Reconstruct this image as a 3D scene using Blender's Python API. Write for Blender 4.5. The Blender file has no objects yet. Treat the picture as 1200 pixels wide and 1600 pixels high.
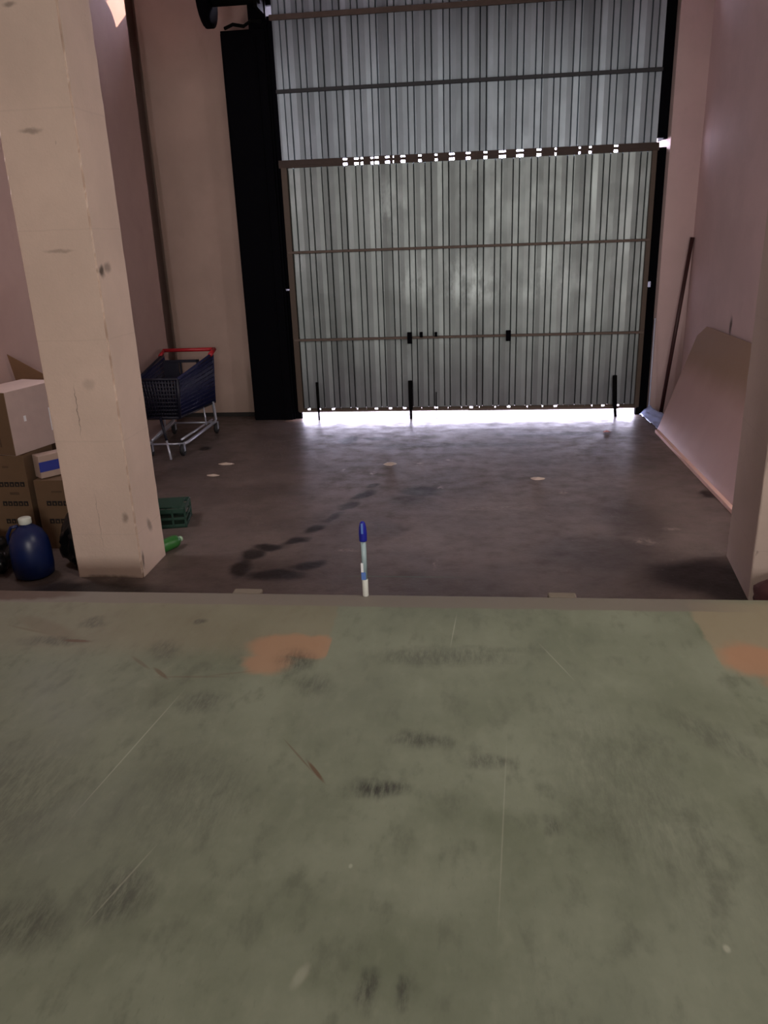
import bpy, bmesh, math, random
from mathutils import Vector, Matrix, noise
random.seed(7)
S = bpy.context.scene
COL = S.collection

# ------------------------------------------------------------------ camera
H = 2.05                      # camera height above the lower bay floor
YAW, PITCH, ROLL = math.radians(6.66), math.radians(19.32), math.radians(-2.15)
fwd = Vector((-math.sin(YAW)*math.cos(PITCH), math.cos(YAW)*math.cos(PITCH), -math.sin(PITCH)))
rt = Vector((math.cos(YAW), math.sin(YAW), 0))
up = rt.cross(fwd)
r2 = rt*math.cos(ROLL) + up*math.sin(ROLL)
u2 = -rt*math.sin(ROLL) + up*math.cos(ROLL)
cd = bpy.data.cameras.new('camera'); cam = bpy.data.objects.new('camera', cd); COL.objects.link(cam)
cd.sensor_fit = 'VERTICAL'; cd.sensor_height = 36; cd.lens = 36*1215.6/1600
cd.clip_start = .05
m = Matrix((r2, u2, -fwd)).transposed().to_4x4(); m.translation = (0, 0, H)
cam.matrix_world = m
S.camera = cam

# ------------------------------------------------------------------ world, lights, exposure
S.view_settings.view_transform = 'Standard'; S.view_settings.look = 'None'
S.view_settings.gamma = 1; S.view_settings.use_curve_mapping = False
S.view_settings.exposure = -0.06
W = bpy.data.worlds.new('world'); S.world = W; W.use_nodes = True
bg = W.node_tree.nodes['Background']; bg.inputs[0].default_value = (.80, .76, 1, 1); bg.inputs[1].default_value = 26.0

def lamp(name, kind, loc, aim, energy, color, **kw):
    l = bpy.data.lights.new(name, kind); o = bpy.data.objects.new(name, l); COL.objects.link(o)
    o.location = loc; d = Vector(aim)-Vector(loc); o.rotation_euler = d.to_track_quat('-Z', 'Y').to_euler()
    l.energy = energy; l.color = color
    for k, v in kw.items(): setattr(l, k, v)
    return o
lamp('sun', 'SUN', (6, 14, 9), (6-1.2, 14-.8, 9-.5), 9, (1, .70, .56), angle=.01)
lamp('warehouse_light', 'AREA', (1.0, 2.45, 3.16), (-.5, 4.7, 0), 34, (1, .92, .84), shape='RECTANGLE', size=.9, size_y=.4)
lamp('rear_light', 'AREA', (.9, -4.2, 2.5), (-.2, 6, 1.6), 200, (1, .94, .88), shape='RECTANGLE', size=1.8, size_y=.7)  # unseen light behind the camera, below ceiling height, without a fixture
lamp('side_fill', 'AREA', (2.34, 5.25, 1.7), (-3.3, 7.9, .9), 30, (1, .88, .86), shape='RECTANGLE', size=.5, size_y=1.2)  # added fill lamp without a fixture, brightens the left wall
lamp('side_fill', 'AREA', (-3.45, 5.0, 2.7), (2.4, 7.3, 2.0), 36, (1, .88, .90), shape='RECTANGLE', size=.4, size_y=1.0)  # second added fill, aimed across the bay at the right wall

# ------------------------------------------------------------------ material helpers
def s2l(c):
    return tuple(((v/255)/12.92 if v/255 <= .04045 else ((v/255+.055)/1.055)**2.4) for v in c)
class NT:
    def __init__(s, name):
        s.m = bpy.data.materials.new(name); s.m.use_nodes = True
        s.t = s.m.node_tree; s.b = s.t.nodes['Principled BSDF']; s.co = None
    def n(s, typ, **kw):
        x = s.t.nodes.new(typ)
        for k, v in kw.items(): setattr(x, k, v)
        return x
    def l(s, a, b): s.t.links.new(a, b)
    def coord(s):
        if not s.co: s.co = s.n('ShaderNodeTexCoord').outputs['Object']
        return s.co
    def mp(s, loc=(0,0,0), rot=(0,0,0), sc=(1,1,1), typ='POINT', src=None):
        x = s.n('ShaderNodeMapping', vector_type=typ); s.l(src or s.coord(), x.inputs[0])
        x.inputs['Location'].default_value = loc; x.inputs['Rotation'].default_value = rot; x.inputs['Scale'].default_value = sc
        return x.outputs[0]
    def noise(s, scale, detail=4, rough=.55, sc=(1,1,1), src=None):
        x = s.n('ShaderNodeTexNoise'); s.l(s.mp(sc=sc, src=src), x.inputs['Vector'])
        x.inputs['Scale'].default_value = scale; x.inputs['Detail'].default_value = detail; x.inputs['Roughness'].default_value = rough
        return x.outputs['Fac']
    def rng(s, v, a, b, c=0, d=1, smooth=True):
        x = s.n('ShaderNodeMapRange'); x.interpolation_type = 'SMOOTHSTEP' if smooth else 'LINEAR'
        s.l(v, x.inputs[0])
        for i, q in enumerate((a, b, c, d)): x.inputs[i+1].default_value = q
        return x.outputs[0]
    def math(s, op, a, b=None):
        x = s.n('ShaderNodeMath', operation=op)
        for i, q in enumerate((a, b)):
            if q is None: continue
            if isinstance(q, (int, float)): x.inputs[i].default_value = q
            else: s.l(q, x.inputs[i])
        return x.outputs[0]
    def mix(s, f, a, b):
        x = s.n('ShaderNodeMix', data_type='RGBA')
        if isinstance(f, (int, float)): x.inputs[0].default_value = f
        else: s.l(f, x.inputs[0])
        for i, q in ((6, a), (7, b)):
            if isinstance(q, tuple): x.inputs[i].default_value = (*q[:3], 1)
            else: s.l(q, x.inputs[i])
        return x.outputs[2]
    def warp(s, amp, scale, src=None):
        """object coordinates pushed about by noise, so stains get ragged outlines"""
        x = s.n('ShaderNodeTexNoise'); s.l(src or s.coord(), x.inputs['Vector']); x.inputs['Scale'].default_value = scale; x.inputs['Detail'].default_value = 4
        a = s.n('ShaderNodeVectorMath', operation='SUBTRACT'); s.l(x.outputs['Color'], a.inputs[0]); a.inputs[1].default_value = (.5, .5, .5)
        b = s.n('ShaderNodeVectorMath', operation='SCALE'); s.l(a.outputs[0], b.inputs[0]); b.inputs['Scale'].default_value = amp
        c = s.n('ShaderNodeVectorMath', operation='ADD'); s.l(b.outputs[0], c.inputs[0]); s.l(s.coord(), c.inputs[1])
        return c.outputs[0]
    def blob(s, c, r, ang=0, soft=.5, src=None, strength=1.0, plane='XY'):
        """elliptic stain mask: centre c, radii r, on the floor (XY) or a wall (XZ / YZ)"""
        big = 50
        if plane == 'XY': loc, rot, sc = (c[0], c[1], 0), (0, 0, ang), (r[0], r[1], big)
        elif plane == 'XZ': loc, rot, sc = (c[0], 0, c[1]), (0, ang, 0), (r[0], big, r[1])
        else: loc, rot, sc = (0, c[0], c[1]), (ang, 0, 0), (big, r[0], r[1])
        v = s.mp(loc, rot, sc, 'TEXTURE', src)
        ln = s.n('ShaderNodeVectorMath', operation='LENGTH'); s.l(v, ln.inputs[0])
        return s.rng(ln.outputs['Value'], 1, 1-soft, 0, strength)
    def add(s, masks):
        o = masks[0]
        for k in masks[1:]: o = s.math('MAXIMUM', o, k)
        return o
    def rect(s, x0, x1, y0, y1, soft, src=None, axes='XY'):
        sp = s.n('ShaderNodeSeparateXYZ'); s.l(src or s.coord(), sp.inputs[0])
        X = sp.outputs[axes[0]]; Y = sp.outputs[axes[1]]
        f = [s.rng(X, x0-soft[0], x0+soft[0]), s.rng(X, x1+soft[1], x1-soft[1]), s.rng(Y, y0-soft[2], y0+soft[2]), s.rng(Y, y1+soft[3], y1-soft[3])]
        o = f[0]
        for k in f[1:]: o = s.math('MULTIPLY', o, k)
        return o
    def bump(s, h, strength=.3, dist=.01):
        b = s.n('ShaderNodeBump'); b.inputs['Strength'].default_value = strength; b.inputs['Distance'].default_value = dist
        s.l(h, b.inputs['Height']); s.l(b.outputs[0], s.b.inputs['Normal'])
    def out(s, col, rough=.6, metal=0, spec=None):
        if isinstance(col, tuple): s.b.inputs['Base Color'].default_value = (*col[:3], 1)
        else: s.l(col, s.b.inputs['Base Color'])
        if isinstance(rough, (int, float)): s.b.inputs['Roughness'].default_value = rough
        else: s.l(rough, s.b.inputs['Roughness'])
        s.b.inputs['Metallic'].default_value = metal
        if spec is not None: s.b.inputs['Specular IOR Level'].default_value = spec
        return s.m
def simple(name, rgb, rough=.6, metal=0, var=.12, scale=14, bump=0, spec=None):
    t = NT(name); c = s2l(rgb)
    n = t.noise(scale)
    col = t.mix(n, tuple(v*(1-var) for v in c), tuple(min(1, v*(1+var)) for v in c))
    if bump: t.bump(n, bump)
    return t.out(col, rough, metal, spec)

def m_green():
    t = NT('green_floor_paint'); wp = t.warp(.10, 9); wf = t.warp(.05, 16)
    a = t.noise(2.2, 6, .6); b = t.noise(9, 5, .6, sc=(1.6, .8, 1)); c = t.noise(40, 3, .6, sc=(2, .6, 1))
    col = t.mix(t.rng(a, .3, .7), s2l((114, 122, 102)), s2l((136, 143, 124)))
    col = t.mix(t.rng(b, .50, .75, 0, .55), col, s2l((92, 97, 82)))
    col = t.mix(t.rng(b, .48, .25, 0, .35), col, s2l((146, 152, 132)))
    col = t.mix(t.rng(c, .62, .8, 0, .35), col, s2l((96, 100, 84)))
    # worn beige and orange areas, with the straight edge of the repainted square
    beige = t.rect(-2.3, -.62, 2.86, 3.40, (.9, .008, .12, .1), wf)
    col = t.mix(t.math('MULTIPLY', beige, .5), col, s2l((142, 132, 110)))
    beige2 = t.rect(1.0, 2.6, 2.84, 3.42, (.012, .1, .08, .05), wf)
    col = t.mix(t.math('MULTIPLY', beige2, .8), col, s2l((156, 144, 120)))
    sq = t.rect(-.62, .98, 2.2, 3.32, (.006, .006, .5, .01))
    col = t.mix(t.math('MULTIPLY', sq, .22), col, s2l((140, 146, 130)))
    ed = t.rect(-2.6, -.60, 2.0, 3.3, (.1, .006, .1, .1))
    om = t.add([t.blob((-.78, 2.93), (.22, .12), .0, .35, wp), t.blob((-.84, 2.79), (.12, .13), .3, .5, wp), t.blob((-.66, 2.92), (.1, .12), 0, .3, wf)])
    col = t.mix(t.math('MULTIPLY', t.math('MULTIPLY', om, ed), .72), col, s2l((178, 136, 106)))
    e2 = t.rect(1.0, 2.8, 2.0, 3.4, (.008, .1, .1, .1))
    om = t.add([t.blob((1.16, 2.88), (.22, .17), -.4, .5, wp), t.blob((1.25, 2.72), (.16, .14), 0, .6, wp)])
    col = t.mix(t.math('MULTIPLY', t.math('MULTIPLY', om, e2), .72), col, s2l((180, 132, 102)))
    # tyre and foot scuffs
    D = [((-.29, 2.03), (.13, .05), .0, .8), ((-.17, 2.29), (.16, .045), -.06, .55), ((.07, 2.18), (.11, .035), 0, .5), ((-.12, 2.86), (.42, .07), 0, .42),
         ((-.72, 2.80), (.10, .10), .3, .55), ((-1.02, 2.48), (.12, .07), 0, .45), ((-.62, 2.62), (.12, .09), .2, .35), ((.50, 2.05), (.30, .5), .25, .22),
         ((-.25, 1.33), (.035, .05), 0, .7), ((-.16, 1.33), (.03, .045), 0, .6), ((-.95, 1.55), (.12, .10), .2, .55), ((-1.5, 1.9), (.4, .3), .2, .35),
         ((-.9, 1.95), (.3, .25), 0, .25), ((.95, 1.6), (.3, .25), 0, .35), ((-1.75, 3.1), (.09, .05), 0, .6), ((-1.25, 3.14), (.04, .03), 0, .6), ((-1.85, 2.93), (.22, .04), .05, .5),
         ((-1.32, 2.86), (.09, .1), .3, .4), ((.25, 1.9), (.03, .05), 0, .5), ((.02, 2.93), (.4, .03), 0, .25), ((-1.15, 1.45), (.16, .09), 0, .5), ((.85, 2.35), (.35, .06), -.9, .3)]
    dm = t.add([t.blob(c_, (r_[0]*1.08, r_[1]*1.5), a_, .8, wp, min(1, k_*1.15)) for c_, r_, a_, k_ in D])
    tread = t.rng(t.noise(46, 5, .75, sc=(1.3, .3, 1)), .32, .66, .2, 1)
    col = t.mix(t.math('MULTIPLY', dm, tread), col, s2l((50, 48, 46)))
    # rust streaks
    R_ = [((-.58, 2.18), (.14, .005), -.90, .6), ((-.505, 2.10), (.085, .010), -.95, 1), ((-1.75, 2.935), (.09, .018), -.05, 1), ((-1.95, 3.05), (.3, .07), -.5, .35), ((-1.26, 2.68), (.08, .014), -.75, .8),
          ((-1.38, 2.76), (.1, .012), -.7, .5), ((-1.12, 2.66), (.2, .012), .05, .35), ((-.98, 2.69), (.14, .010), .25, .3), ((-2.0, 3.02), (.2, .012), -.3, .4)]
    rm = t.add([t.blob(c_, r_, a_, .6, t.co, k_) for c_, r_, a_, k_ in R_])
    col = t.mix(t.math('MULTIPLY', rm, .8), col, s2l((100, 70, 50)))
    # pale scratches
    L = [((-1.17, 2.2), (.45, .004), 1.43, .6), ((-.07, 3.1), (.2, .004), 1.5, .6), ((.35, 2.85), (.2, .004), -1.2, .45), ((-.95, 1.6), (.2, .004), 1.3, .4), ((.1, 1.9), (.5, .003), 1.5, .35), ((-.40, 1.35), (.05, .02), 1.2, .45),
         ((.78, 1.62), (.02, .02), 0, .5), ((.62, 1.50), (.012, .016), 0, .8), ((.98, 1.58), (.010, .02), 0, .8), ((-.33, 1.7), (.008, .012), 0, .7)]
    lm = t.add([t.blob(c_, r_, a_, .7, t.co, k_) for c_, r_, a_, k_ in L])
    col = t.mix(lm, col, s2l((176, 178, 160)))
    # bare concrete nosing along the edge
    nose = t.rect(-6, 1.15, 3.318, 3.9, (.1, .25, .006, .1), t.warp(.03, 5))
    col = t.mix(t.math('MULTIPLY', nose, .9), col, s2l((128, 120, 112)))
    rs = t.blob((-2.35, 3.42), (.45, .10), 0, .4, wf)
    col = t.mix(t.math('MULTIPLY', rs, .8), col, s2l((82, 56, 40)))
    t.bump(c, .10, .004)
    return t.out(col, t.rng(a, .3, .7, .42, .62), 0, .4)
def m_dark():
    t = NT('bay_floor_concrete'); wp = t.warp(.15, 5); wf = t.warp(.1, 12)
    a = t.noise(1.3, 6, .62); b = t.noise(6, 5, .65, sc=(.9, 1.1, 1)); c = t.noise(34, 4, .65)
    col = t.mix(t.rng(a, .3, .7), s2l((88, 77, 73)), s2l((111, 98, 93)))
    col = t.mix(t.rng(b, .5, .75, 0, .5), col, s2l((78, 69, 66)))
    col = t.mix(t.rng(c, .60, .85, 0, .35), col, s2l((148, 132, 126)))
    D = [((-1.52, 4.66), (.09, .2), .1, .95), ((-1.52, 4.90), (.10, .14), -.3, .95), ((-1.42, 5.04), (.16, .08), .2, .85), ((-1.26, 5.18), (.14, .07), .7, .8), ((-1.16, 5.42), (.13, .06), .95, .8), ((-1.07, 5.68), (.16, .06), 1.1, .75), ((-.99, 5.95), (.16, .07), 1.1, .7), ((-.90, 6.25), (.18, .07), 1.1, .8), ((-.84, 6.5), (.1, .06), 1.0, .6),
         ((-1.26, 4.56), (.26, .12), 0, 1), ((-1.08, 4.73), (.16, .09), .5, .9), ((-.40, 6.35), (.22, .18), 0, .7), ((-.52, 6.1), (.2, .15), 0, .4), ((-.62, 5.4), (.2, .2), 0, .35), ((1.45, 4.62), (.45, .34), 0, 1), ((1.6, 4.4), (.3, .3), 0, 1), ((-2.82, 7.85), (.09, .12), 0, .9),
         ((-1.31, 8.15), (.12, .22), 0, .95), ((-1.0, 8.2), (.2, .1), 0, .7), ((1.92, 6.25), (.09, .12), 0, .9), ((-2.4, 4.3), (.6, .17), 0, .8), ((.9, 5.0), (.6, .4), 0, .35), ((-.1, 7.9), (1.3, .12), 0, .3), ((.9, 8.35), (.8, .14), 0, .5), ((1.2, 5.6), (.3, .6), 0, .3)]  # the ellipse before the left pillar paints the shade at its foot
    dm = t.add([t.blob(c_, (r_[0]*1.1, r_[1]*1.1), a_, .6, wp, min(1, k_*1.25)) for c_, r_, a_, k_ in D])
    col = t.mix(dm, col, s2l((34, 27, 26)))
    L = [((-.86, 5.0), (.10, .05), 0, .5), ((-.48, 7.2), (.06, .12), 0, .6), ((1.22, 5.2), (.09, .10), .4, .5), ((1.45, 5.45), (.09, .06), .6, .4), ((.78, 6.3), (.04, .08), 0, .6), ((-.25, 6.45), (.04, .05), 0, .8), ((-.22, 4.75), (.02, .12), 0, .5),
         ((.2, 5.9), (.5, .06), .05, .25), ((-.9, 6.9), (.04, .06), 0, .7), ((-.2, 7.35), (.05, .05), 0, .6), ((-1.2, 7.0), (.03, .05), 0, .6)]
    lm = t.add([t.blob(c_, r_, a_, .8, wf, k_) for c_, r_, a_, k_ in L])
    lm = t.math('MULTIPLY', lm, t.rng(t.noise(26, 4, .7), .42, .62))
    col = t.mix(lm, col, s2l((176, 158, 148)))
    g = t.blob((-.45, 4.56), (.55, .012), 0, .6, t.co, .35)
    col = t.mix(g, col, s2l((86, 128, 108)))
    spk = t.rng(t.noise(70, 2, .5, sc=(1, .35, 1)), .70, .78, 0, .5)
    col = t.mix(spk, col, s2l((150, 134, 128)))
    t.bump(c, .35, .006)
    return t.out(col, t.rng(b, .3, .75, .34, .58), 0, .45)
def m_pink(name, base, var=.06, marks=()):
    t = NT(name); c = s2l(base)
    a = t.noise(1.6, 5, .6); b = t.noise(55, 3, .6)
    col = t.mix(t.rng(a, .3, .7), tuple(v*(1-var) for v in c), tuple(v*(1+var) for v in c))
    dirt = t.rng(t.noise(5, 5, .7, sc=(1, 1, .4)), .58, .8, 0, .25)
    col = t.mix(dirt, col, tuple(v*.66 for v in c))
    if marks:
        wp = t.warp(.05, 12)
        mk = t.add([t.blob(c_, r_, a_, .8, wp, k_, pl) for pl, c_, r_, a_, k_ in marks])
        col = t.mix(mk, col, s2l((66, 56, 52)))
    t.bump(b, .14, .004)
    return t.out(col, .72, 0, .3)
def m_column(name, base, marks=(), cracks=()):
    t = NT(name); c = s2l(base); wp = t.warp(.03, 22)
    a = t.noise(1.7, 5, .6); b = t.noise(60, 4, .6)
    col = t.mix(t.rng(a, .3, .7), tuple(v*.93 for v in c), tuple(min(1, v*1.05) for v in c))
    sp = t.n('ShaderNodeSeparateXYZ'); t.l(t.coord(), sp.inputs[0])
    z = t.math('ADD', sp.outputs[2], t.math('MULTIPLY', t.noise(8, 2), .01))
    fr = t.math('FRACT', t.math('DIVIDE', z, .62))
    ln = t.rng(t.math('ABSOLUTE', t.math('SUBTRACT', fr, .5)), .0, .012, .14, 0)
    col = t.mix(ln, col, tuple(v*.6 for v in c))
    pit = t.rng(t.noise(24, 3, .5, sc=(1, 1, .5)), .72, .80, 0, .6)
    col = t.mix(pit, col, tuple(v*.45 for v in c))
    if marks:
        mk = t.add([t.blob(c_, r_, a_, .75, wp, k_, pl) for pl, c_, r_, a_, k_ in marks])
        col = t.mix(mk, col, s2l((70, 60, 50)))
    if cracks:
        mk = t.add([t.blob(c_, r_, a_, .5, wp, k_, 'XZ') for c_, r_, a_, k_ in cracks])
        col = t.mix(mk, col, s2l((80, 66, 58)))
    t.bump(t.math('ADD', b, t.noise(12, 3)), .22, .006)
    return t.out(col, .75, 0, .3)
def m_galv(name, base, low=True):
    t = NT(name); c = s2l(base)
    a = t.noise(1.1, 5, .65, sc=(1.4, 1, .8)); b = t.noise(5.5, 5, .65, sc=(1, 1, .55)); d = t.noise(13, 4, .6, sc=(1, 1, .3))
    col = t.mix(t.rng(a, .32, .68), tuple(v*.85 for v in c), tuple(min(1, v*1.08) for v in c))
    col = t.mix(t.rng(b, .5, .72, 0, .22), col, tuple(min(1, v*1.35) for v in c))
    col = t.mix(t.rng(d, .58, .8, 0, .3), col, tuple(v*.5 for v in c))
    # every flute of a sheet weathers a little differently
    sp = t.n('ShaderNodeSeparateXYZ'); t.l(t.coord(), sp.inputs[0])
    wn = t.n('ShaderNodeTexWhiteNoise', noise_dimensions='1D'); xs = t.math('DIVIDE', t.math('SUBTRACT', sp.outputs[0], (-2.02-.10) if low else (-2.07-.03)), .1905); fx = t.math('FRACT', xs)
    t.l(t.math('ADD', t.math('FLOOR', xs), t.math('ADD', t.math('MULTIPLY', t.math('GREATER_THAN', fx, .56), .37), t.math('MULTIPLY', t.math('GREATER_THAN', fx, .27), .21))), wn.inputs['W'])
    col = t.mix(t.rng(wn.outputs['Value'], 0, 1, 0, .78, False), col, tuple(v*.42 for v in c))
    if low:
        w = t.warp(.2, 6)
        ws = t.add([t.blob((.0, 1.55), (.55, .5), 0, .9, w, .75, 'XZ'), t.blob((-.6, 1.6), (.35, .4), 0, .9, w, .5, 'XZ'), t.blob((.9, 1.55), (.5, .4), 0, .9, w, .35, 'XZ'), t.blob((-.9, 2.4), (.45, .5), 0, .9, w, .4, 'XZ')])
        ws = t.math('MULTIPLY', ws, t.rng(t.noise(9, 4, .6, sc=(1, 1, .5)), .38, .62))
        col = t.mix(ws, col, tuple(min(1, v*1.7) for v in c))
        low_shade = t.rect(-3, 3, -1, .62, (.1, .1, .1, .45), None, 'XZ')  # shade over the door's lower third, painted into the sheet colour
        col = t.mix(t.math('MULTIPLY', low_shade, .5), col, s2l((88, 82, 96)))
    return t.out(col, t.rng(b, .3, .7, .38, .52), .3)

M = dict(
    green=m_green(), dark=m_dark(),
    wall_l=m_pink('pink_wall_paint_left', (186, 160, 153)),
    wall_b=m_pink('pink_wall_paint_back', (170, 148, 137)),
    wall_r=m_pink('pink_wall_paint_right', (206, 182, 180), marks=[('YZ', (7.72, 1.17), (.05, .13), 0, .85), ('YZ', (7.74, 1.0), (.03, .12), 0, .4)]),
    ceil=simple('ceiling_plaster', (150, 140, 132), .9), conc=simple('raw_concrete', (120, 108, 98), .85, bump=.3),
    col_l=m_column('pillar_plaster', (216, 194, 180), marks=[('YZ', (4.55, 1.93), (.05, .05), 0, .9), ('YZ', (4.63, 1.95), (.07, .04), 0, .5), ('XZ', (-2.40, 2.68), (.09, .02), 0, .45), ('XZ', (-2.40, 3.28), (.05, .02), 0, .5),
        ('XZ', (-2.35, 2.05), (.12, .015), 0, .35), ('YZ', (4.7, .3), (.04, .08), .5, .5), ('XZ', (-2.2, .42), (.03, .05), 0, .5), ('XZ', (-2.3, 1.28), (.06, .05), 0, .2), ('XZ', (-2.36, -.01), (.3, .04), 0, .8), ('YZ', (4.53, .12), (.02, .08), 0, .7)],
        cracks=[((-2.40, 1.12), (.0035, .20), .02, .55), ((-2.38, .40), (.003, .25), .0, .3)]),
    col_r=m_column('right_pillar_plaster', (186, 168, 158)),
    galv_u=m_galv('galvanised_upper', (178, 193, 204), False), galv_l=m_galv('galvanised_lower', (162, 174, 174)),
    bar=simple('rusty_door_bar', (98, 86, 78), .7, .2, .25), seam=simple('dark_seam_steel', (66, 54, 49), .7, .2, .25), barg=simple('grey_door_bar', (52, 54, 58), .6, .3),
    black=simple('black_painted_steel', (6, 6, 11), .85, 0, spec=.06), blackm=simple('matt_black', (9, 9, 9), .8, spec=.08),
    jamb=simple('brown_jamb_steel', (80, 68, 58), .6, .2),
    outside=simple('pale_outside_paving', (215, 208, 206), .9), rail=simple('outside_rail', (40, 40, 46), .5, .3),
    board=None, boardtan=None,
    pole=simple('maroon_pole', (60, 30, 30), .5), pvc=simple('white_plastic', (200, 206, 226), .4),
    sheet=simple('pale_blue_plastic', (170, 184, 226), .35),
    card=simple('brown_cardboard', (104, 82, 60), .85, var=.1), cardd=simple('dark_cardboard', (84, 65, 48), .85), cardp=simple('pale_cardboard', (170, 150, 138), .7),
    boxw=simple('whitish_carton', (184, 166, 160), .42), ink=simple('black_print', (26, 22, 20), .7), tape=simple('blue_tape', (48, 62, 150), .35), flap=simple('flap_cardboard', (112, 82, 58), .85), glare=simple('white_glint_and_sticker', (235, 238, 245), .2),
    jug=simple('blue_jug_plastic', (5, 26, 74), .38, var=.2, scale=8), cap=simple('jug_cap', (200, 206, 196), .5),
    bag=simple('black_bag_plastic', (12, 14, 14), .3), maroon=simple('maroon_fabric', (84, 50, 52), .8),
    crate=simple('dark_green_plastic', (26, 60, 48), .5), bottle=simple('bright_green_plastic', (44, 104, 44), .4), bottlep=simple('pale_green_cap', (150, 180, 150), .4),
    blueb=simple('cart_blue_plastic', (22, 27, 66), .45), navy=simple('cart_dark_plastic', (12, 14, 34), .5), red=simple('cart_red_plastic', (168, 32, 42), .4),
    chrome=simple('chrome', (205, 210, 226), .3, .6, .03), rubber=simple('caster_rubber', (22, 22, 24), .6),
    penb=simple('pen_blue_cap', (26, 34, 150), .3), penc=simple('pen_clear_barrel', (158, 180, 186), .35), penw=simple('pen_white_end', (222, 226, 220), .4), penl=simple('pen_label_blue', (92, 128, 200), .4),
    chip=simple('pale_paper', (190, 172, 158), .8), chipp=simple('pink_paper', (210, 150, 148), .7), litter=simple('dark_litter', (40, 36, 34), .8), bumper=simple('worn_edge_block', (126, 116, 104), .85, bump=.2))
def m_board(name, tan):
    t = NT(name)
    a = t.noise(3, 4); base = s2l((190, 158, 152)) if not tan else s2l((140, 112, 92))
    return t.out(t.mix(a, tuple(v*.92 for v in base), tuple(v*1.06 for v in base)), .6)
t = NT('board_face'); wv = t.warp(.12, 3)
col = t.mix(t.noise(3, 4), s2l((180, 148, 142)), s2l((196, 166, 160)))
col = t.mix(t.math('MULTIPLY', t.rect(-9, 9, .70, 3, (.1, .1, .16, .1), wv, 'YZ'), .9), col, s2l((148, 120, 98)))
M['board'] = t.out(col, .55)
M['boardedge'] = simple('lit_board_edge', (226, 186, 172), .6)

# ------------------------------------------------------------------ mesh helpers
class MB:
    def __init__(s): s.bm = bmesh.new(); s.mats = []
    def mi(s, mat):
        if mat not in s.mats: s.mats.append(mat)
        return s.mats.index(mat)
    def faces(s, vs, fs, mat, smooth=False, mx=None):
        i = s.mi(mat); bv = [s.bm.verts.new((mx @ Vector(v)) if mx else v) for v in vs]
        for f in fs:
            try:
                q = s.bm.faces.new([bv[k] for k in f]); q.material_index = i; q.smooth = smooth
            except ValueError: pass
        return bv
    def box(s, x0, x1, y0, y1, z0, z1, mat, mx=None):
        vs = [(x, y, z) for x in (x0, x1) for y in (y0, y1) for z in (z0, z1)]
        s.faces(vs, [(0,1,3,2), (4,6,7,5), (0,4,5,1), (2,3,7,6), (0,2,6,4), (1,5,7,3)], mat, False, mx); return s
    def tube(s, pts, r, mat, n=10, cap=True):
        pts = [Vector(p) for p in pts]; rs = r if isinstance(r, (list, tuple)) else [r]*len(pts)
        vs = []; prev = None
        for i, p in enumerate(pts):
            d = (pts[min(i+1, len(pts)-1)]-pts[max(i-1, 0)]).normalized()
            a = (prev - d*prev.dot(d)).normalized() if prev else d.orthogonal().normalized()
            prev = a; b = d.cross(a)
            vs += [p+(a*math.cos(k*2*math.pi/n)+b*math.sin(k*2*math.pi/n))*rs[i] for k in range(n)]
        fs = [(i*n+k, i*n+(k+1) % n, (i+1)*n+(k+1) % n, (i+1)*n+k) for i in range(len(pts)-1) for k in range(n)]
        if cap: fs += [tuple(range(n))[::-1], tuple((len(pts)-1)*n+k for k in range(n))]
        s.faces(vs, fs, mat, True); return s
    def lathe(s, prof, mat, c=(0,0,0), n=24, sx=1, sy=1, mx=None):
        vs = [(c[0]+r*math.cos(k*2*math.pi/n)*sx, c[1]+r*math.sin(k*2*math.pi/n)*sy, c[2]+z) for r, z in prof for k in range(n)]
        fs = [(i*n+k, i*n+(k+1) % n, (i+1)*n+(k+1) % n, (i+1)*n+k) for i in range(len(prof)-1) for k in range(n)]
        fs += [tuple(range(n))[::-1], tuple((len(prof)-1)*n+k for k in range(n))]
        s.faces(vs, fs, mat, True, mx); return s
    def obj(s, name, parent=None, loc=None, bevel=0):
        bmesh.ops.recalc_face_normals(s.bm, faces=s.bm.faces)
        me = bpy.data.meshes.new(name); s.bm.to_mesh(me); s.bm.free()
        for mt in s.mats: me.materials.append(mt)
        o = bpy.data.objects.new(name, me); COL.objects.link(o)
        if parent: o.parent = parent
        if loc: o.location = loc
        if bevel:
            b = o.modifiers.new('bevel', 'BEVEL'); b.width = bevel; b.segments = 2; b.limit_method = 'ANGLE'
        return o
def tag(o, label, cat, group=None):
    o['label'] = label; o['category'] = cat
    if group: o['group'] = group
    return o
def thing(name, label, cat, loc=(0,0,0), rz=0, group=None):
    o = bpy.data.objects.new(name, None); COL.objects.link(o); o.location = loc; o.rotation_euler = (0, 0, rz)
    return tag(o, label, cat, group)
def struct(name, mb, **k):
    o = mb.obj(name, **k); o['kind'] = 'structure'; return o

# ------------------------------------------------------------------ the room
G = .40                                    # height of the green platform
XL, XR, YB, ZC, YR = -3.55, 2.42, 9.45, 5.3, -5.0
b = MB(); b.box(-4.3, -2.3, 9.7, 9.96, -.2, 0, M['dark']); b.box(-4.3, 3.2, 3.0, 9.75, -.2, 0, M['dark']); struct('floor', b)
b = MB(); b.box(XL-.15, XR+.15, YR-.1, 3.455, -.2, G, M['green']); struct('floor_platform', b, bevel=.012)
b = MB(); b.box(-14, 14, 9.75, 30, -.2, -.004, M['outside']); struct('floor_outside', b)
b = MB(); b.box(-4.5, 3.4, YR-.3, 9.96, ZC, ZC+.2, M['ceil']); b.box(-3.7, 2.57, YR, 3.3, 3.32, 3.5, M['ceil'])
struct('ceiling', b)
b = MB(); b.box(-4.5, 3.4, YR-.3, YR, -.2, ZC, M['wall_b']); struct('wall_rear', b)
b = MB()
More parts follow.
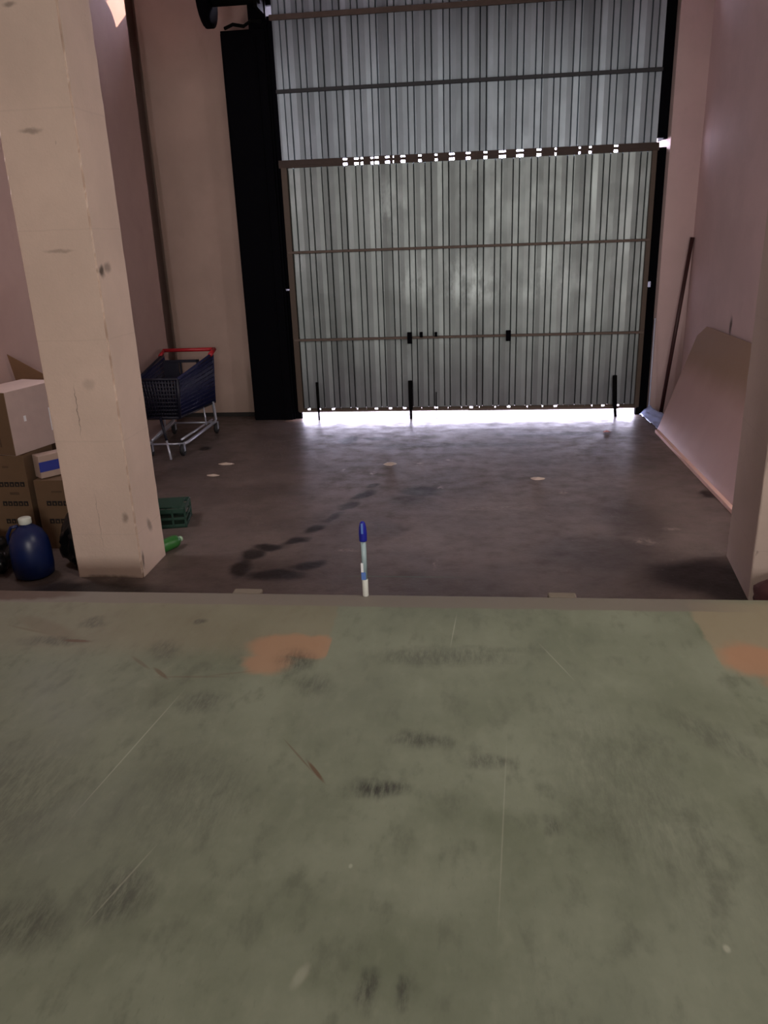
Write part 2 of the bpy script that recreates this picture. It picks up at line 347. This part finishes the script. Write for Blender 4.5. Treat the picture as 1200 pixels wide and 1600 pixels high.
b.box(XL-.25, XL, YR, 9.0, 0, ZC, M['wall_l']); b.box(-4.2, -3.8, 9.0, 9.9, 0, ZC, M['wall_l']); b.box(-3.9, -3.8, 8.9, 9.0, 0, ZC, M['wall_l'])  # slot added at the far corner so a band of shade shows
struct('wall_left', b)
b = MB(); b.box(XR, XR+.3, YR, 9.8, 0, ZC, M['wall_r']); struct('wall_right', b)
# back wall around the doorway; the lintel is open at one corner, where sunlight slips in
b = MB()
b.box(-3.62, -2.3, YB, 9.85, 0, 4.62, M['wall_b']); b.box(-3.62, -2.95, YB, 9.85, 4.62, ZC, M['wall_b']); b.box(-4.2, -3.6, 9.85, 9.95, 0, ZC, M['wall_b'])
b.faces([(2.04,YB+.3,0),(2.04,YB-.07,0),(2.10,YB-.16,0),(XR,YB-.16,0),(XR,YB+.3,0)]+[(2.04,YB+.3,ZC),(2.04,YB-.07,ZC),(2.10,YB-.16,ZC),(XR,YB-.16,ZC),(XR,YB+.3,ZC)],
        [(0,1,6,5),(1,2,7,6),(2,3,8,7),(3,4,9,8),(4,0,5,9)], M['wall_r'])
b.box(-1.30, 2.04, YB, 9.75, 4.75, ZC, M['wall_b']); b.box(-2.95, -1.30, YB, 9.75, 5.1, ZC, M['wall_b'])
struct('wall_back', b)
b = MB(); b.box(-3.62, -2.62, YB-.012, YB, 0, .05, M['litter']); struct('baseboard_back', b)

# pillars, with edges knocked about over the years
def pillar(name, x0, x1, y0, y1, mat, corners=None, seed=1, amp=.007):
    mb = MB(); nz = 260; n = 5
    cs = corners or [(x0,y0),(x1,y0),(x1,y1),(x0,y1)]
    ring = []
    for i in range(4):
        a, c = Vector(cs[i]), Vector(cs[(i+1) % 4])
        for f in (0, .02, .2, .5, .8, .98): ring.append(((a.lerp(c, f)), f == 0, (f in (.02, .98))))
    cx = sum(c[0] for c in cs)/4; cy = sum(c[1] for c in cs)/4
    vs = []
    for k in range(nz+1):
        z = ZC*k/nz
        for j, (p, corner, near) in enumerate(ring):
            w = noise.noise(Vector((j*3.1+seed*7, z*9, 0)))
            w2 = abs(noise.noise(Vector((j*1.7+seed*3, z*22, 5))))+.6*abs(noise.noise(Vector((j*2.7+seed*3, z*55, 8))))
            d = (-.004-amp*1.2*abs(w)-amp*1.3*w2) if corner else (w*.002)
            q = Vector((cx, cy)); dirv = (p-q).normalized(); p2 = p+dirv*d
            vs.append((p2.x, p2.y, z))
    L = len(ring)
    mb.faces(vs, [(k*L+j, k*L+(j+1) % L, (k+1)*L+(j+1) % L, (k+1)*L+j) for k in range(nz) for j in range(L)], mat)
    o = struct(name, mb); return o
pillar('trim_1', -2.585, -2.135, 4.50, 4.90, M['col_l'], seed=1, amp=.017)
pillar('trim_2', 0, 0, 0, 0, M['col_r'], corners=[(1.605, 4.28), (2.05, 4.28), (2.12, 4.96), (1.685, 4.96)], seed=4, amp=.004)

# small worn blocks on the platform's edge
for i, (x0, x1) in enumerate(((-1.19, -1.045), (.378, .512))):
    b = MB(); b.box(x0, x1, 3.455, 3.515, G-.12, G-.003, M['bumper']); o = b.obj('edge_block', bevel=.008)
    tag(o, ('small pale block on the platform edge, left of the upright pen', 'small pale block on the platform edge, right of the upright pen')[i], 'block', 'blocks on the platform edge')

# ------------------------------------------------------------------ the big sectional door
DY = 9.25; DX0, DX1 = -2.07, 1.95
door = thing('garage_door', 'tall grey corrugated metal up-and-over door closing the bay', 'garage door', (0, 0, 0))
def sheet(name, x0, x1, z0, z1, mat, pitch, phase, dent):
    prof = []; x = x0-phase
    while x < x1+pitch:
        for dx, dy in ((0, 0), (.050, -.003), (.100, 0), (.107, .042), (.114, -.008), (.166, -.008), (.173, .042), (.181, 0)):
            prof.append((x+dx*pitch/.19, dy))
        x += pitch
    prof = [(a, c) for a, c in prof if x0 <= a <= x1]
    prof = [(x0, 0)]+prof+[(x1, 0)]
    nz = int((z1-z0)/.05); vs = []
    for back in (0, 1):
        for k in range(nz+1):
            z = z0+(z1-z0)*k/nz
            for a, c in prof:
                d = dent*noise.noise(Vector((a*2.2, z*1.6, 3)))+dent*.35*noise.noise(Vector((a*7, z*5, 9)))
                vs.append((a, DY+c+d+back*.004, z))
    L = len(prof); N = L*(nz+1); fs = []
    for k in range(nz):
        for j in range(L-1):
            q = (k*L+j, k*L+j+1, (k+1)*L+j+1, (k+1)*L+j)
            fs.append(q); fs.append(tuple(N+i for i in q[::-1]))
    mb = MB(); mb.faces(vs, fs, mat); return mb.obj(name, door)
o = sheet('upper_panel', DX0, DX1, 2.90, 4.76, M['galv_u'], .1905, .03, .004); o['label'] = 'upper corrugated sheet, cooler grey'
o = sheet('lower_panel', DX0+.05, DX1-.04, .125, 2.83, M['galv_l'], .1905, .10, .010); o['label'] = 'lower corrugated sheet, dented and stained'
for z, hh, mt, x0, x1 in ((3.58, .036, 'barg', DX0, DX1), (4.27, .05, 'bar', DX0-.02, DX1+.02), (1.94, .028, 'bar', DX0, DX1), (.955, .028, 'bar', DX0, DX1)):
    b = MB(); b.box(x0, x1, DY-.058, DY-.024, z-hh/2, z+hh/2, M[mt]); b.obj('crossbar', door, bevel=.004)
# seam between the leaves: a rail with daylight in its notches
GL = [(-1.36, .05), (-1.235, .05), (-1.175, .03), (-1.065, .03), (-1.012, .045), (-.895, .05), (-.83, .012), (-.725, .05), (-.54, .035), (-.365, .03), (-.195, .055), (-.02, .045), (.165, .035), (.345, .075), (.53, .075), (.73, .05), (.905, .022), (1.155, .022), (1.265, .03), (1.53, .045)]
b = MB(); x = DX0-.03
for gx, gw in GL:
    b.box(x, gx-gw/2, DY-.045, DY+.01, 2.826, 2.905, M['seam']); x = gx+gw/2
b.box(x, DX1+.02, DY-.045, DY+.01, 2.826, 2.905, M['seam'])
b.box(DX0-.03, DX1+.02, DY-.05, DY-.035, 2.852, 2.880, M['seam'])
b.obj('seam_rail', door)
b = MB(); x = DX0; rr = random.Random(3)
while x < DX1-.05:
    w = rr.uniform(.07, .2); b.box(x, min(x+w, DX1), DY-.03, DY+.006, .108, .13, M['jamb']); x += w+rr.choice((.004, .015, .04))
b.box(DX0, DX1-.02, DY-.04, DY+.01, .088, .110, M['bar']); b.obj('bottom_rail', door)
for x0, x1 in ((DX0-.01, DX0+.055), (DX1-.045, DX1+.005)):
    b = MB(); b.box(x0, x1, DY-.05, DY+.01, .10, 2.83, M['jamb']); b.obj('side_rail', door, bevel=.004)
for xx, zz, w, hh in ((-.695, .955, .055, .13), (.44, .955, .055, .12), (-.56, .99, .035, .06), (-.39, .99, .03, .05)):
    b = MB(); b.box(xx-w/2, xx+w/2, DY-.085, DY-.05, zz-hh/2, zz+hh/2, M['black']); b.obj('latch', door, bevel=.004)
# floor bolts hanging on the foot of the door
for xx, top, w, bot, lean in ((-1.82, .46, .035, .0, 0), (-.70, .46, .05, .0, .0), (-.395, .32, .012, .0, 0), (1.69, .48, .05, .0, .035)):
    b = MB(); b.tube([(xx-lean, DY-.085, top), (xx-lean*.4, DY-.085, .12)], w/2, M['blackm'], 8); b.tube([(xx-lean*.4, DY-.085, .13), (xx, DY-.085, bot+.001)], w*.34, M['blackm'], 8); b.obj('floor_bolt', door)

# guides and frame posts; broken here and there so daylight glints through
b = MB()
for z0, z1 in ((0, 1.52), (1.54, 4.30), (4.40, 4.75)): b.box(-2.16, DX0+.02, DY+.012, DY+.06, z0, z1, M['black'])
b.box(-2.32, -2.13, DY-.02, YB+.1, 0, 4.6, M['black'])
struct('trim_3', b)
b = MB()
for z0, z1, xa in ((0, .96, 0), (.96, 1.20, .012), (1.20, 1.44, 0), (1.50, 2.86, 0), (2.95, 4.28, 0), (4.40, 4.75, 0)): b.box(DX1-.02+xa*2.5, 2.05, DY+.012, DY+.08, z0, z1, M['black'])
b.box(2.0, 2.06, DY+.02, YB+.1, 0, 2.86, M['black']); b.box(2.02, 2.06, DY+.02, YB+.1, 2.94, 4.25, M['black']); b.box(2.02, 2.06, DY+.02, YB+.1, 4.42, 4.75, M['black'])
struct('trim_4', b)
cw = thing('counterweight_housing', 'tall flat black steel counterweight housing left of the door', 'door housing', (-2.39, 9.3, 0))
b = MB(); b.box(-.235, .235, -.10, .148, 0, 4.18, M['black']); b.obj('casing', cw, bevel=.006)
b = MB(); b.box(.13, .142, -.112, -.10, 0, 4.1, M['black']); b.box(-.235, -.222, -.105, -.10, .02, 4.15, M['black']); b.obj('edge_strip', cw)
# shaft and drum over the door's top corner
dr = thing('cable_drum', 'dark round cable drum and shaft at the top left corner of the door', 'cable drum', (-2.68, 9.0, 4.435))
b = MB(); mx = Matrix.Rotation(math.pi/2, 4, 'Y')
b.lathe([(.05, -.05), (.22, -.045), (.27, -.035), (.27, .035), (.22, .045), (.05, .05)], M['black'], mx=mx); b.obj('drum', dr)
b = MB(); b.tube([(.0, 0, 0), (.56, 0, 0)], .085, M['blackm'], 16); b.obj('shaft', dr)
b = MB(); b.box(.50, .535, -.05, .30, -.12, .2, M['blackm']); b.obj('bracket', dr)
b = MB()
b.tube([(.12, .16, -.245), (.22, .13, -.22), (.33, .14, -.24), (.42, .12, -.2), (.52, .14, -.21)], .018, M['blackm'], 8); b.obj('cable', dr)
b = MB(); b.box(-2.0, 1.9, 9.9, 9.94, .025, .055, M['rail'])
o = b.obj('outside_rail'); tag(o, 'thin grey rail lying outside, seen in the bright gap under the door', 'rail')
o.location = (.9, -.42, 0); o.scale = (.46, 1, 1)

# ------------------------------------------------------------------ right hand side
lb = thing('leaning_board', 'large pinkish board with a tan upper corner leaning on the right wall', 'board', (0, 0, 0))
def board(x0, x1, y0, y1, z, t_, name, mat, skew=0):
    # foot at x0, head against the wall at x1; a thin slab
    d = Vector((x1-x0, 0, z)).normalized(); nrm = Vector((-d.z, 0, d.x))*t_
    mb = MB(); P = [Vector((x0, y1, 0)), Vector((x0, y0, 0)), Vector((x1, y0+skew, z)), Vector((x1, y1+skew*.0-.0, z))]
    P = [Vector((x0, y0, 0)), Vector((x0, y1, 0)), Vector((x0+(x1-x0)*.9, y1+.12, z*.90)), Vector((x1, y1-.05, z)), Vector((x1, y0, z))]
    # face outline, then the same pushed back by the thickness
    back = [p-nrm*-1 if False else p+Vector((t_, 0, 0)) for p in P]
    n = len(P); vs = P+back
    fs = [tuple(range(n)), tuple(range(n, 2*n))[::-1]]+[(i, (i+1) % n, n+(i+1) % n, n+i) for i in range(n)]
    mb.faces(vs, fs, mat); return mb.obj(name, lb, bevel=.002)
board(1.985, 2.385, 4.98, 8.40, 1.10, .006, 'front_sheet', M['board'])
b = MB(); b.box(1.962, 2.012, 4.99, 8.36, 0, .035, M['boardedge']); o = b.obj('lit_bottom_edge', lb, bevel=.004); o['label'] = 'lit lower edge of the boards, done as a pale pink strip'  # light on the board edges, put into a paler colour
pl = MB(); pl.tube([(2.20, 9.17, .012), (2.395, 9.235, 1.95)], .021, M['pole'], 10)
tag(pl.obj('pole'), 'thin dark maroon pole leaning into the corner right of the door', 'pole')
pv = MB(); pv.tube([(2.07, 9.20, .004), (2.075, 9.262, 1.10)], .009, M['pvc'], 8)
tag(pv.obj('plastic_pipe'), 'thin whitish upright strip beside the right door jamb', 'pipe')
# crumpled plastic film at the jamb's foot
mb = MB(); vs = []; nx, ny = 8, 18; rr = random.Random(5)
for j in range(ny+1):
    for i in range(nx+1):
        f = j/ny; y = 9.22-.75*f; w = .05+.13*(1-abs(f-.5)*1.2)
        x = 1.97+.05*f+w*i/nx
        z = .006+.05*abs(noise.noise(Vector((x*22, y*9, 1))))+.10*(i/nx)*(1-f)
        vs.append((x, y, z))
mb.faces(vs, [(j*(nx+1)+i, j*(nx+1)+i+1, (j+1)*(nx+1)+i+1, (j+1)*(nx+1)+i) for j in range(ny) for i in range(nx)], M['sheet'], True)
o = mb.obj('plastic_film'); so = o.modifiers.new('s', 'SOLIDIFY'); so.thickness = .002
tag(o, 'crumpled pale blue plastic film on the floor at the right door corner', 'plastic film')
# maroon bundle
def lump(name, c, r, mat, seed, amp, sub=4):
    mb = MB(); bmesh.ops.create_icosphere(mb.bm, subdivisions=sub, radius=1); mb.mi(mat)
    for v in mb.bm.verts:
        p = v.co.copy(); k = 1+amp*noise.noise(p*1.7+Vector((seed, 0, 0)))+amp*.5*noise.noise(p*5+Vector((0, seed, 0)))
        q = Vector((p.x*r[0]*k, p.y*r[1]*k, p.z*r[2]*k)); q.z = max(q.z, -r[2]*.8); v.co = q+Vector((c[0], c[1], c[2]+r[2]*.8))
    for f in mb.bm.faces: f.smooth = True
    return mb
o = lump('bundle', (0, 0, 0), (.12, .13, .125), M['maroon'], 3, .15).obj('cloth_bundle', loc=(1.675, 4.07, 0))
tag(o, 'dark maroon rounded bundle on the lower floor at the foot of the right pillar', 'bundle')

# ------------------------------------------------------------------ pen standing on the platform's edge
px, py = -.507, 3.437
PS = 1.18
pen = thing('pen', 'white pen-like stick with a blue cap standing upright on the platform edge', 'pen', (px, py, G))
b = MB(); b.lathe([(.0105, 0), (.0125, .004), (.0125, .088), (.0120, .09)], M['penw'], n=20); o = b.obj('end_sleeve', pen); o['label'] = 'white lower end'
b = MB(); b.lathe([(.0115, .09), (.0115, .305)], M['penc'], n=6); o = b.obj('barrel', pen); o['label'] = 'pale translucent blue-grey barrel'
b = MB(); b.box(-.0125, .006, -.0128, -.004, .092, .130, M['penl']); b.box(-.0128, -.003, -.0128, -.004, .132, .178, M['glare']); o = b.obj('sticker', pen); o['label'] = 'small blue and white sticker'
b = MB(); b.lathe([(.0150, .290), (.0162, .295), (.0168, .33), (.0150, .362), (.0105, .384), (.005, .390)], M['penb'], n=20); b.box(-.004, .004, -.021, -.015, .335, .385, M['penl']); o = b.obj('cap', pen); o['label'] = 'blue tapered cap with clip'
pen.scale = (PS, PS, 1)

# ------------------------------------------------------------------ shopping cart (handle end away, nose towards the viewer)
cart = thing('shopping_cart', 'dark blue plastic shopping cart with red handle parked in the left corner', 'shopping cart', (-3.14, 8.05, 0), math.radians(2))
NF, NR = -.52, .52     # nose y, handle y
def q(u, v, w):        # u across 0..1, v along nose->handle 0..1, w bottom->top
    wb = (.17+.07*v); wt = (.21+.075*v); hw = wb+(wt-wb)*w
    zb = .40-.05*v; zt = .80+.09*v
    return Vector(((u*2-1)*hw, NF+.04*(1-w)+(NR-NF)*v, zb+(zt-zb)*w))
def lattice(f, nu, nv, r, mat, mb, border=1.8):
    for i in range(nu+1): mb.tube([f(i/nu, 0), f(i/nu, .5), f(i/nu, 1)], r*(border if i in (0, nu) else 1), mat, 5)
    for j in range(nv+1): mb.tube([f(0, j/nv), f(.5, j/nv), f(1, j/nv)], r*(border if j in (0, nv) else 1), mat, 5)
side_label = {1: 'navy lattice side'}
for s_, u in ((1, 1), (-1, 0)):
    b = MB(); lattice(lambda a, c: q(u, a, c), 30, 11, .0085, M['blueb'], b); b.obj('side_panel', cart)
b = MB(); lattice(lambda a, c: q(a, 0, c), 13, 10, .0105, M['navy'], b); b.obj('nose_panel', cart)
b = MB(); lattice(lambda a, c: q(a, c, 0), 12, 24, .009, M['navy'], b); b.obj('basket_floor', cart)
b = MB(); lattice(lambda a, c: q(a, 1, c*.62), 8, 6, .006, M['blueb'], b)
b.tube([q(0, 1, .62), q(0, 1, 1)], .014, M['blueb'], 6); b.tube([q(1, 1, .62), q(1, 1, 1)], .014, M['blueb'], 6); b.obj('rear_gate', cart)
b = MB(); zs = q(.5, .82, .55)
b.box(-.20, .20, .26, .47, .66, .672, M['navy']); b.box(-.20, -.03, .26, .28, .67, .86, M['navy']); b.box(.17, .20, .26, .28, .67, .88, M['navy']); b.box(-.02, .0, .26, .28, .67, .86, M['navy']); b.box(-.20, .20, .26, .28, .85, .88, M['navy']); b.obj('child_seat', cart)
b = MB(); b.tube([q(0, 0, 1), q(0, 1, 1)+Vector((0, 0, .02)), q(0, 1, 1)+Vector((-.01, .06, .05))], .013, M['navy'], 8)
b.tube([q(1, 0, 1), q(1, 1, 1)+Vector((0, 0, .02)), q(1, 1, 1)+Vector((.01, .06, .05))], .013, M['blueb'], 8); b.tube([q(0, 0, 1), q(1, 0, 1)], .015, M['navy'], 8); b.obj('rim', cart)
b = MB(); b.tube([(-.30, NR+.07, .945), (.30, NR+.07, .945)], .021, M['red'], 12); b.tube([(-.29, NR+.07, .945), (-.285, NR-.1, .905)], .019, M['red'], 8); b.tube([(.29, NR+.07, .945), (.285, NR-.1, .905)], .024, M['red'], 8); o = b.obj('handle', cart); o['label'] = 'red plastic handle'
b = MB()
for sx in (-1, 1):
    b.tube([(sx*.17, NF+.05, .12), (sx*.20, NF+.10, .125), (sx*.245, NR-.06, .135), (sx*.25, NR-.02, .16), (sx*.245, NR-.05, .37)], .017, M['chrome'], 8)
    b.tube([(sx*.155, NF+.05, .165), (sx*.23, NR-.1, .175)], .012, M['chrome'], 8)
    b.tube([(sx*.235, NR-.35, .17), (sx*.225, NR-.35, .37)], .008, M['chrome'], 8)
b.tube([(-.17, NF+.05, .12), (.17, NF+.05, .12)], .011, M['chrome'], 8); b.tube([(-.25, NR-.06, .135), (.25, NR-.06, .135)], .011, M['chrome'], 8)
o = b.obj('chassis', cart); o['label'] = 'chrome lower frame'
b = MB(); b.tube([(-.02, NF+.0, .42), (.05, NF-.09, .19)], .015, M['navy'], 8); b.tube([(.05, NF-.09, .19), (.10, NF-.17, .012)], .012, M['chrome'], 8); o = b.obj('front_strut', cart); o['label'] = 'slanting chrome strut at the nose'
def caster(x, y):
    b = MB(); b.lathe([(.02, -.015), (.058, -.017), (.066, -.011), (.066, .011), (.058, .017), (.02, .015)], M['rubber'], mx=Matrix.Translation((x, y, .066)) @ Matrix.Rotation(math.pi/2, 4, 'Y'), n=20)
    o = b.obj('caster', cart)
    f = MB(); f.box(x-.024, x-.019, y-.02, y+.02, .05, .135, M['chrome']); f.box(x+.019, x+.024, y-.02, y+.02, .05, .135, M['chrome']); f.box(x-.024, x+.024, y-.02, y+.02, .13, .137, M['chrome']); f.obj('fork', o)
for x, y in ((-.17, NF+.02), (.17, NF+.02), (-.25, NR-.03), (.25, NR-.03)): caster(x, y)

# ------------------------------------------------------------------ cartons, left of the pillar
def carton(name, label, loc, size, rz, body, marks=(), group=None, extra=None):
    t_ = thing(name, label, 'box', loc, rz, group)
    w, d, h = size; b = MB()
    b.box(-w/2, w/2, -d/2, d/2, 0, h, body)
    for (x0, x1, z0, z1, mt) in marks: b.box(x0, x1, -d/2-.0012, -d/2+.001, z0, z1, mt)
    b.obj('body', t_, bevel=.004)
    if extra: extra(t_, w, d, h)
    return t_
def rows(x0, n, zs, cw=.030, gap=.008, hgt=.036):
    out = []
    for z in zs:
        for i in range(n):
            x = x0+i*(cw+gap)
            out.append((x, x+cw*.32, z, z+hgt, M['ink'])); out.append((x+cw*.32, x+cw, z+hgt*.62, z+hgt, M['ink'])); out.append((x+cw*.66, x+cw, z, z+hgt*.8, M['ink'])); out.append((x, x+cw*.8, z, z+hgt*.22, M['ink']))
    return out
def flaps(t_, w, d, h):
    b = MB(); b.faces([(-w/2, -d/2, h), (w/2, -d/2, h), (w/2-.02, -d/2-.05, h+.06), (-w/2+.03, -d/2-.05, h+.06), (-w/2, -d/2+.003, h), (w/2, -d/2+.003, h), (w/2-.02, -d/2-.047, h+.063), (-w/2+.03, -d/2-.047, h+.063)], [(0,1,2,3),(4,5,6,7),(0,3,7,4),(1,2,6,5),(3,2,6,7)], M['flap']); o = b.obj('flap', t_); 
GB = 'cartons stacked behind the left pillar'
carton('cardboard_box', 'brown carton with rows of black print, left at the bottom of the stack', (-3.335, 5.21, 0), (.40, .40, .70), 0, M['card'], rows(-.02, 5, (.47, .325, .19), .034, .006)+[(.03, .075, .61, .625, M['cardd']), (.05, .12, .41, .43, M['cardd'])], GB)
carton('cardboard_box', 'brown carton with black print, right at the bottom and partly behind the pillar', (-2.885, 5.20, 0), (.40, .40, .52), 0, M['card'], rows(-.13, 6, (.33, .195), .036, .006)+[(-.08, .0, .43, .442, M['cardd'])], GB)
def seal(t_, w, d, h):
    b = MB(); b.box(-w/2-.001, w/2+.001, -d/2-.0025, -d/2+.001, h*.28, h*.72, M['tape']); o = b.obj('tape', t_); o['label'] = 'bright blue packing tape'
carton('cardboard_box', 'flat pale carton sealed with blue tape, under the whitish box', (-2.93, 5.235, .524), (.46, .10, .165), math.radians(52), M['cardp'], (), GB, seal)
def shine(t_, w, d, h):
    b = MB(); b.box(.125, .150, -d/2-.002, -d/2+.001, .10, .27, M['glare']); o = b.obj('tape', t_); o['label'] = 'glint on glossy tape, done as a white strip'  # highlight on the box modelled as a white strip
    b = MB(); b.box(-.12, -.098, -d/2-.002, -d/2+.001, .22, .26, M['glare']); o = b.obj('sticker', t_); o['label'] = 'small shiny sticker'
    b = MB(); b.box(-w/2-.003, -w/2+.001, -d/2+.002, d/2, .004, h-.004, M['card']); b.box(-w/2-.0045, -w/2, -.05, -.035, .06, .22, M['cardd']); o = b.obj('end_panel', t_); o['label'] = 'brown unprinted end'
carton('cardboard_box', 'whitish glossy box with a brown end, turned sideways on top of the printed carton', (-3.262, 5.268, .702), (.50, .32, .45), math.radians(76), M['boxw'], (), GB, shine)
t_ = carton('cardboard_box', 'brown open carton with raised flap behind the whitish box', (-3.33, 5.92, 0), (.38, .36, 1.04), 0, M['cardd'], (), GB)
b = MB(); b.faces([(-.19, -.17, 1.035), (.19, -.17, 1.035), (.17, -.20, 1.09), (-.19, -.24, 1.32), (-.19, -.165, 1.035), (.19, -.165, 1.035), (.17, -.195, 1.09), (-.19, -.235, 1.32)], [(0,1,2,3),(7,6,5,4),(0,3,7,4),(1,2,6,5),(3,2,6,7),(0,1,5,4)], M['flap']); b.obj('flap', t_)

# blue jug with a white cap
jug = thing('jug', 'big blue plastic jug with a white screw cap below the cartons', 'jug', (-2.90, 4.52, 0), .3)
b = MB(); b.lathe([(.10, 0), (.135, .02), (.142, .08), (.140, .19), (.132, .26), (.10, .32), (.06, .352), (.036, .365), (.034, .385)], M['jug'], n=28, sx=.92, sy=.9); b.obj('body', jug)
b = MB(); b.lathe([(.038, .372), (.041, .376), (.041, .408), (.036, .413)], M['cap'], n=20); o = b.obj('cap', jug); o['label'] = 'white screw cap'
b = MB(); b.tube([(-.05, 0, .36), (-.095, 0, .352), (-.125, 0, .30), (-.125, 0, .24)], .011, M['jug'], 8); b.obj('handle', jug)
o = lump('bag', (0, 0, 0), (.15, .15, .19), M['bag'], 8, .35).obj('rubbish_bag', loc=(-2.66, 4.78, 0))
tag(o, 'black plastic rubbish bag between the blue jug and the pillar', 'bag')
o = lump('bag', (0, 0, 0), (.17, .2, .13), M['bag'], 21, .35).obj('rubbish_bag', loc=(-3.28, 4.62, 0))
tag(o, 'low black bag in the dark at the frame edge, left of the blue jug', 'bag')

# green things poking out behind the pillar
cr = thing('crate', 'dark green plastic crate poking out behind the left pillar', 'crate', (-2.40, 5.55, 0), math.radians(12))
b = MB(); b.box(-.2, .2, -.15, .15, 0, .012, M['crate'])
for z0, z1 in ((0, .03), (.065, .085), (.12, .155)):
    b.box(-.2, .2, -.15, -.14, z0, z1, M['crate']); b.box(-.2, .2, .14, .15, z0, z1, M['crate']); b.box(.19, .2, -.15, .15, z0, z1, M['crate']); b.box(-.2, -.19, -.15, .15, z0, z1, M['crate'])
for xx in (-.195, -.1, 0, .1, .195): b.box(xx-.008, xx+.008, -.15, -.142, 0, .15, M['crate']); b.box(xx-.008, xx+.008, .142, .15, 0, .15, M['crate'])
b.obj('body', cr, bevel=.002)
b = MB(); b.box(-.2, .17, -.12, .12, .156, .165, M['crate']); b.box(.10, .2, -.14, -.02, .156, .162, M['crate']); b.obj('lid', cr)
gb = thing('bottle', 'bright green plastic bottle lying on the floor beside the pillar foot', 'bottle', (-2.13, 5.0, .048), 0)
mx = Matrix.Rotation(math.radians(100), 4, 'Z') @ Matrix.Rotation(math.radians(90), 4, 'X')
b = MB(); b.lathe([(.03, -.10), (.046, -.09), (.047, .03), (.040, .055), (.018, .075), (.016, .085)], M['bottle'], mx=Matrix.Rotation(math.radians(65), 4, 'Z') @ Matrix.Rotation(math.radians(90), 4, 'Y'), n=20); b.obj('body', gb)
b = MB(); b.lathe([(.020, .082), (.020, .10), (.016, .104)], M['bottlep'], mx=Matrix.Rotation(math.radians(65), 4, 'Z') @ Matrix.Rotation(math.radians(90), 4, 'Y'), n=16); b.obj('cap', gb)

# ------------------------------------------------------------------ litter on the bay floor
LT = [(-2.40, 6.82, .075, 'chip', 'pale paper scrap on the floor, nearer of the two in front of the cart', .2), (-2.40, 7.22, .09, 'chip', 'thin faded paper strip on the floor, farther of the two in front of the cart', .3),
      (-.76, 7.18, .07, 'chip', 'crumpled pale scrap halfway between the upright pen and the door', 1.1), (.60, 6.68, .07, 'chip', 'pale flat paper scrap on the right half of the dark floor', .4),
      (1.47, 8.40, .05, 'chipp', 'small pinkish paper chip near the right end of the door gap', .1), (-2.27, 5.02, .02, 'chip', 'tiny white chip beside the green crate', .5)]
for x, y, r, mt, lab, ph in LT:
    mb = MB(); n = 9; vs = []
    for lv in (0, 1):
        for k in range(n):
            a = k*2*math.pi/n; rad = r*(.7+.35*random.random()); vs.append((math.cos(a)*rad, math.sin(a)*rad*(.4+ph*.4), .002+lv*.004+.012*abs(noise.noise(Vector((k, r*90, lv))))))
    mb.faces(vs+[(0, 0, .022), (0, 0, .001)], [(n+k, n+(k+1) % n, 2*n) for k in range(n)]+[(k, (k+1) % n, n+(k+1) % n, n+k) for k in range(n)]+[((k+1) % n, k, 2*n+1) for k in range(n)], M[mt])
    tag(mb.obj('paper_scrap', loc=(x, y, .0)), lab, 'paper', 'paper scraps on the bay floor')
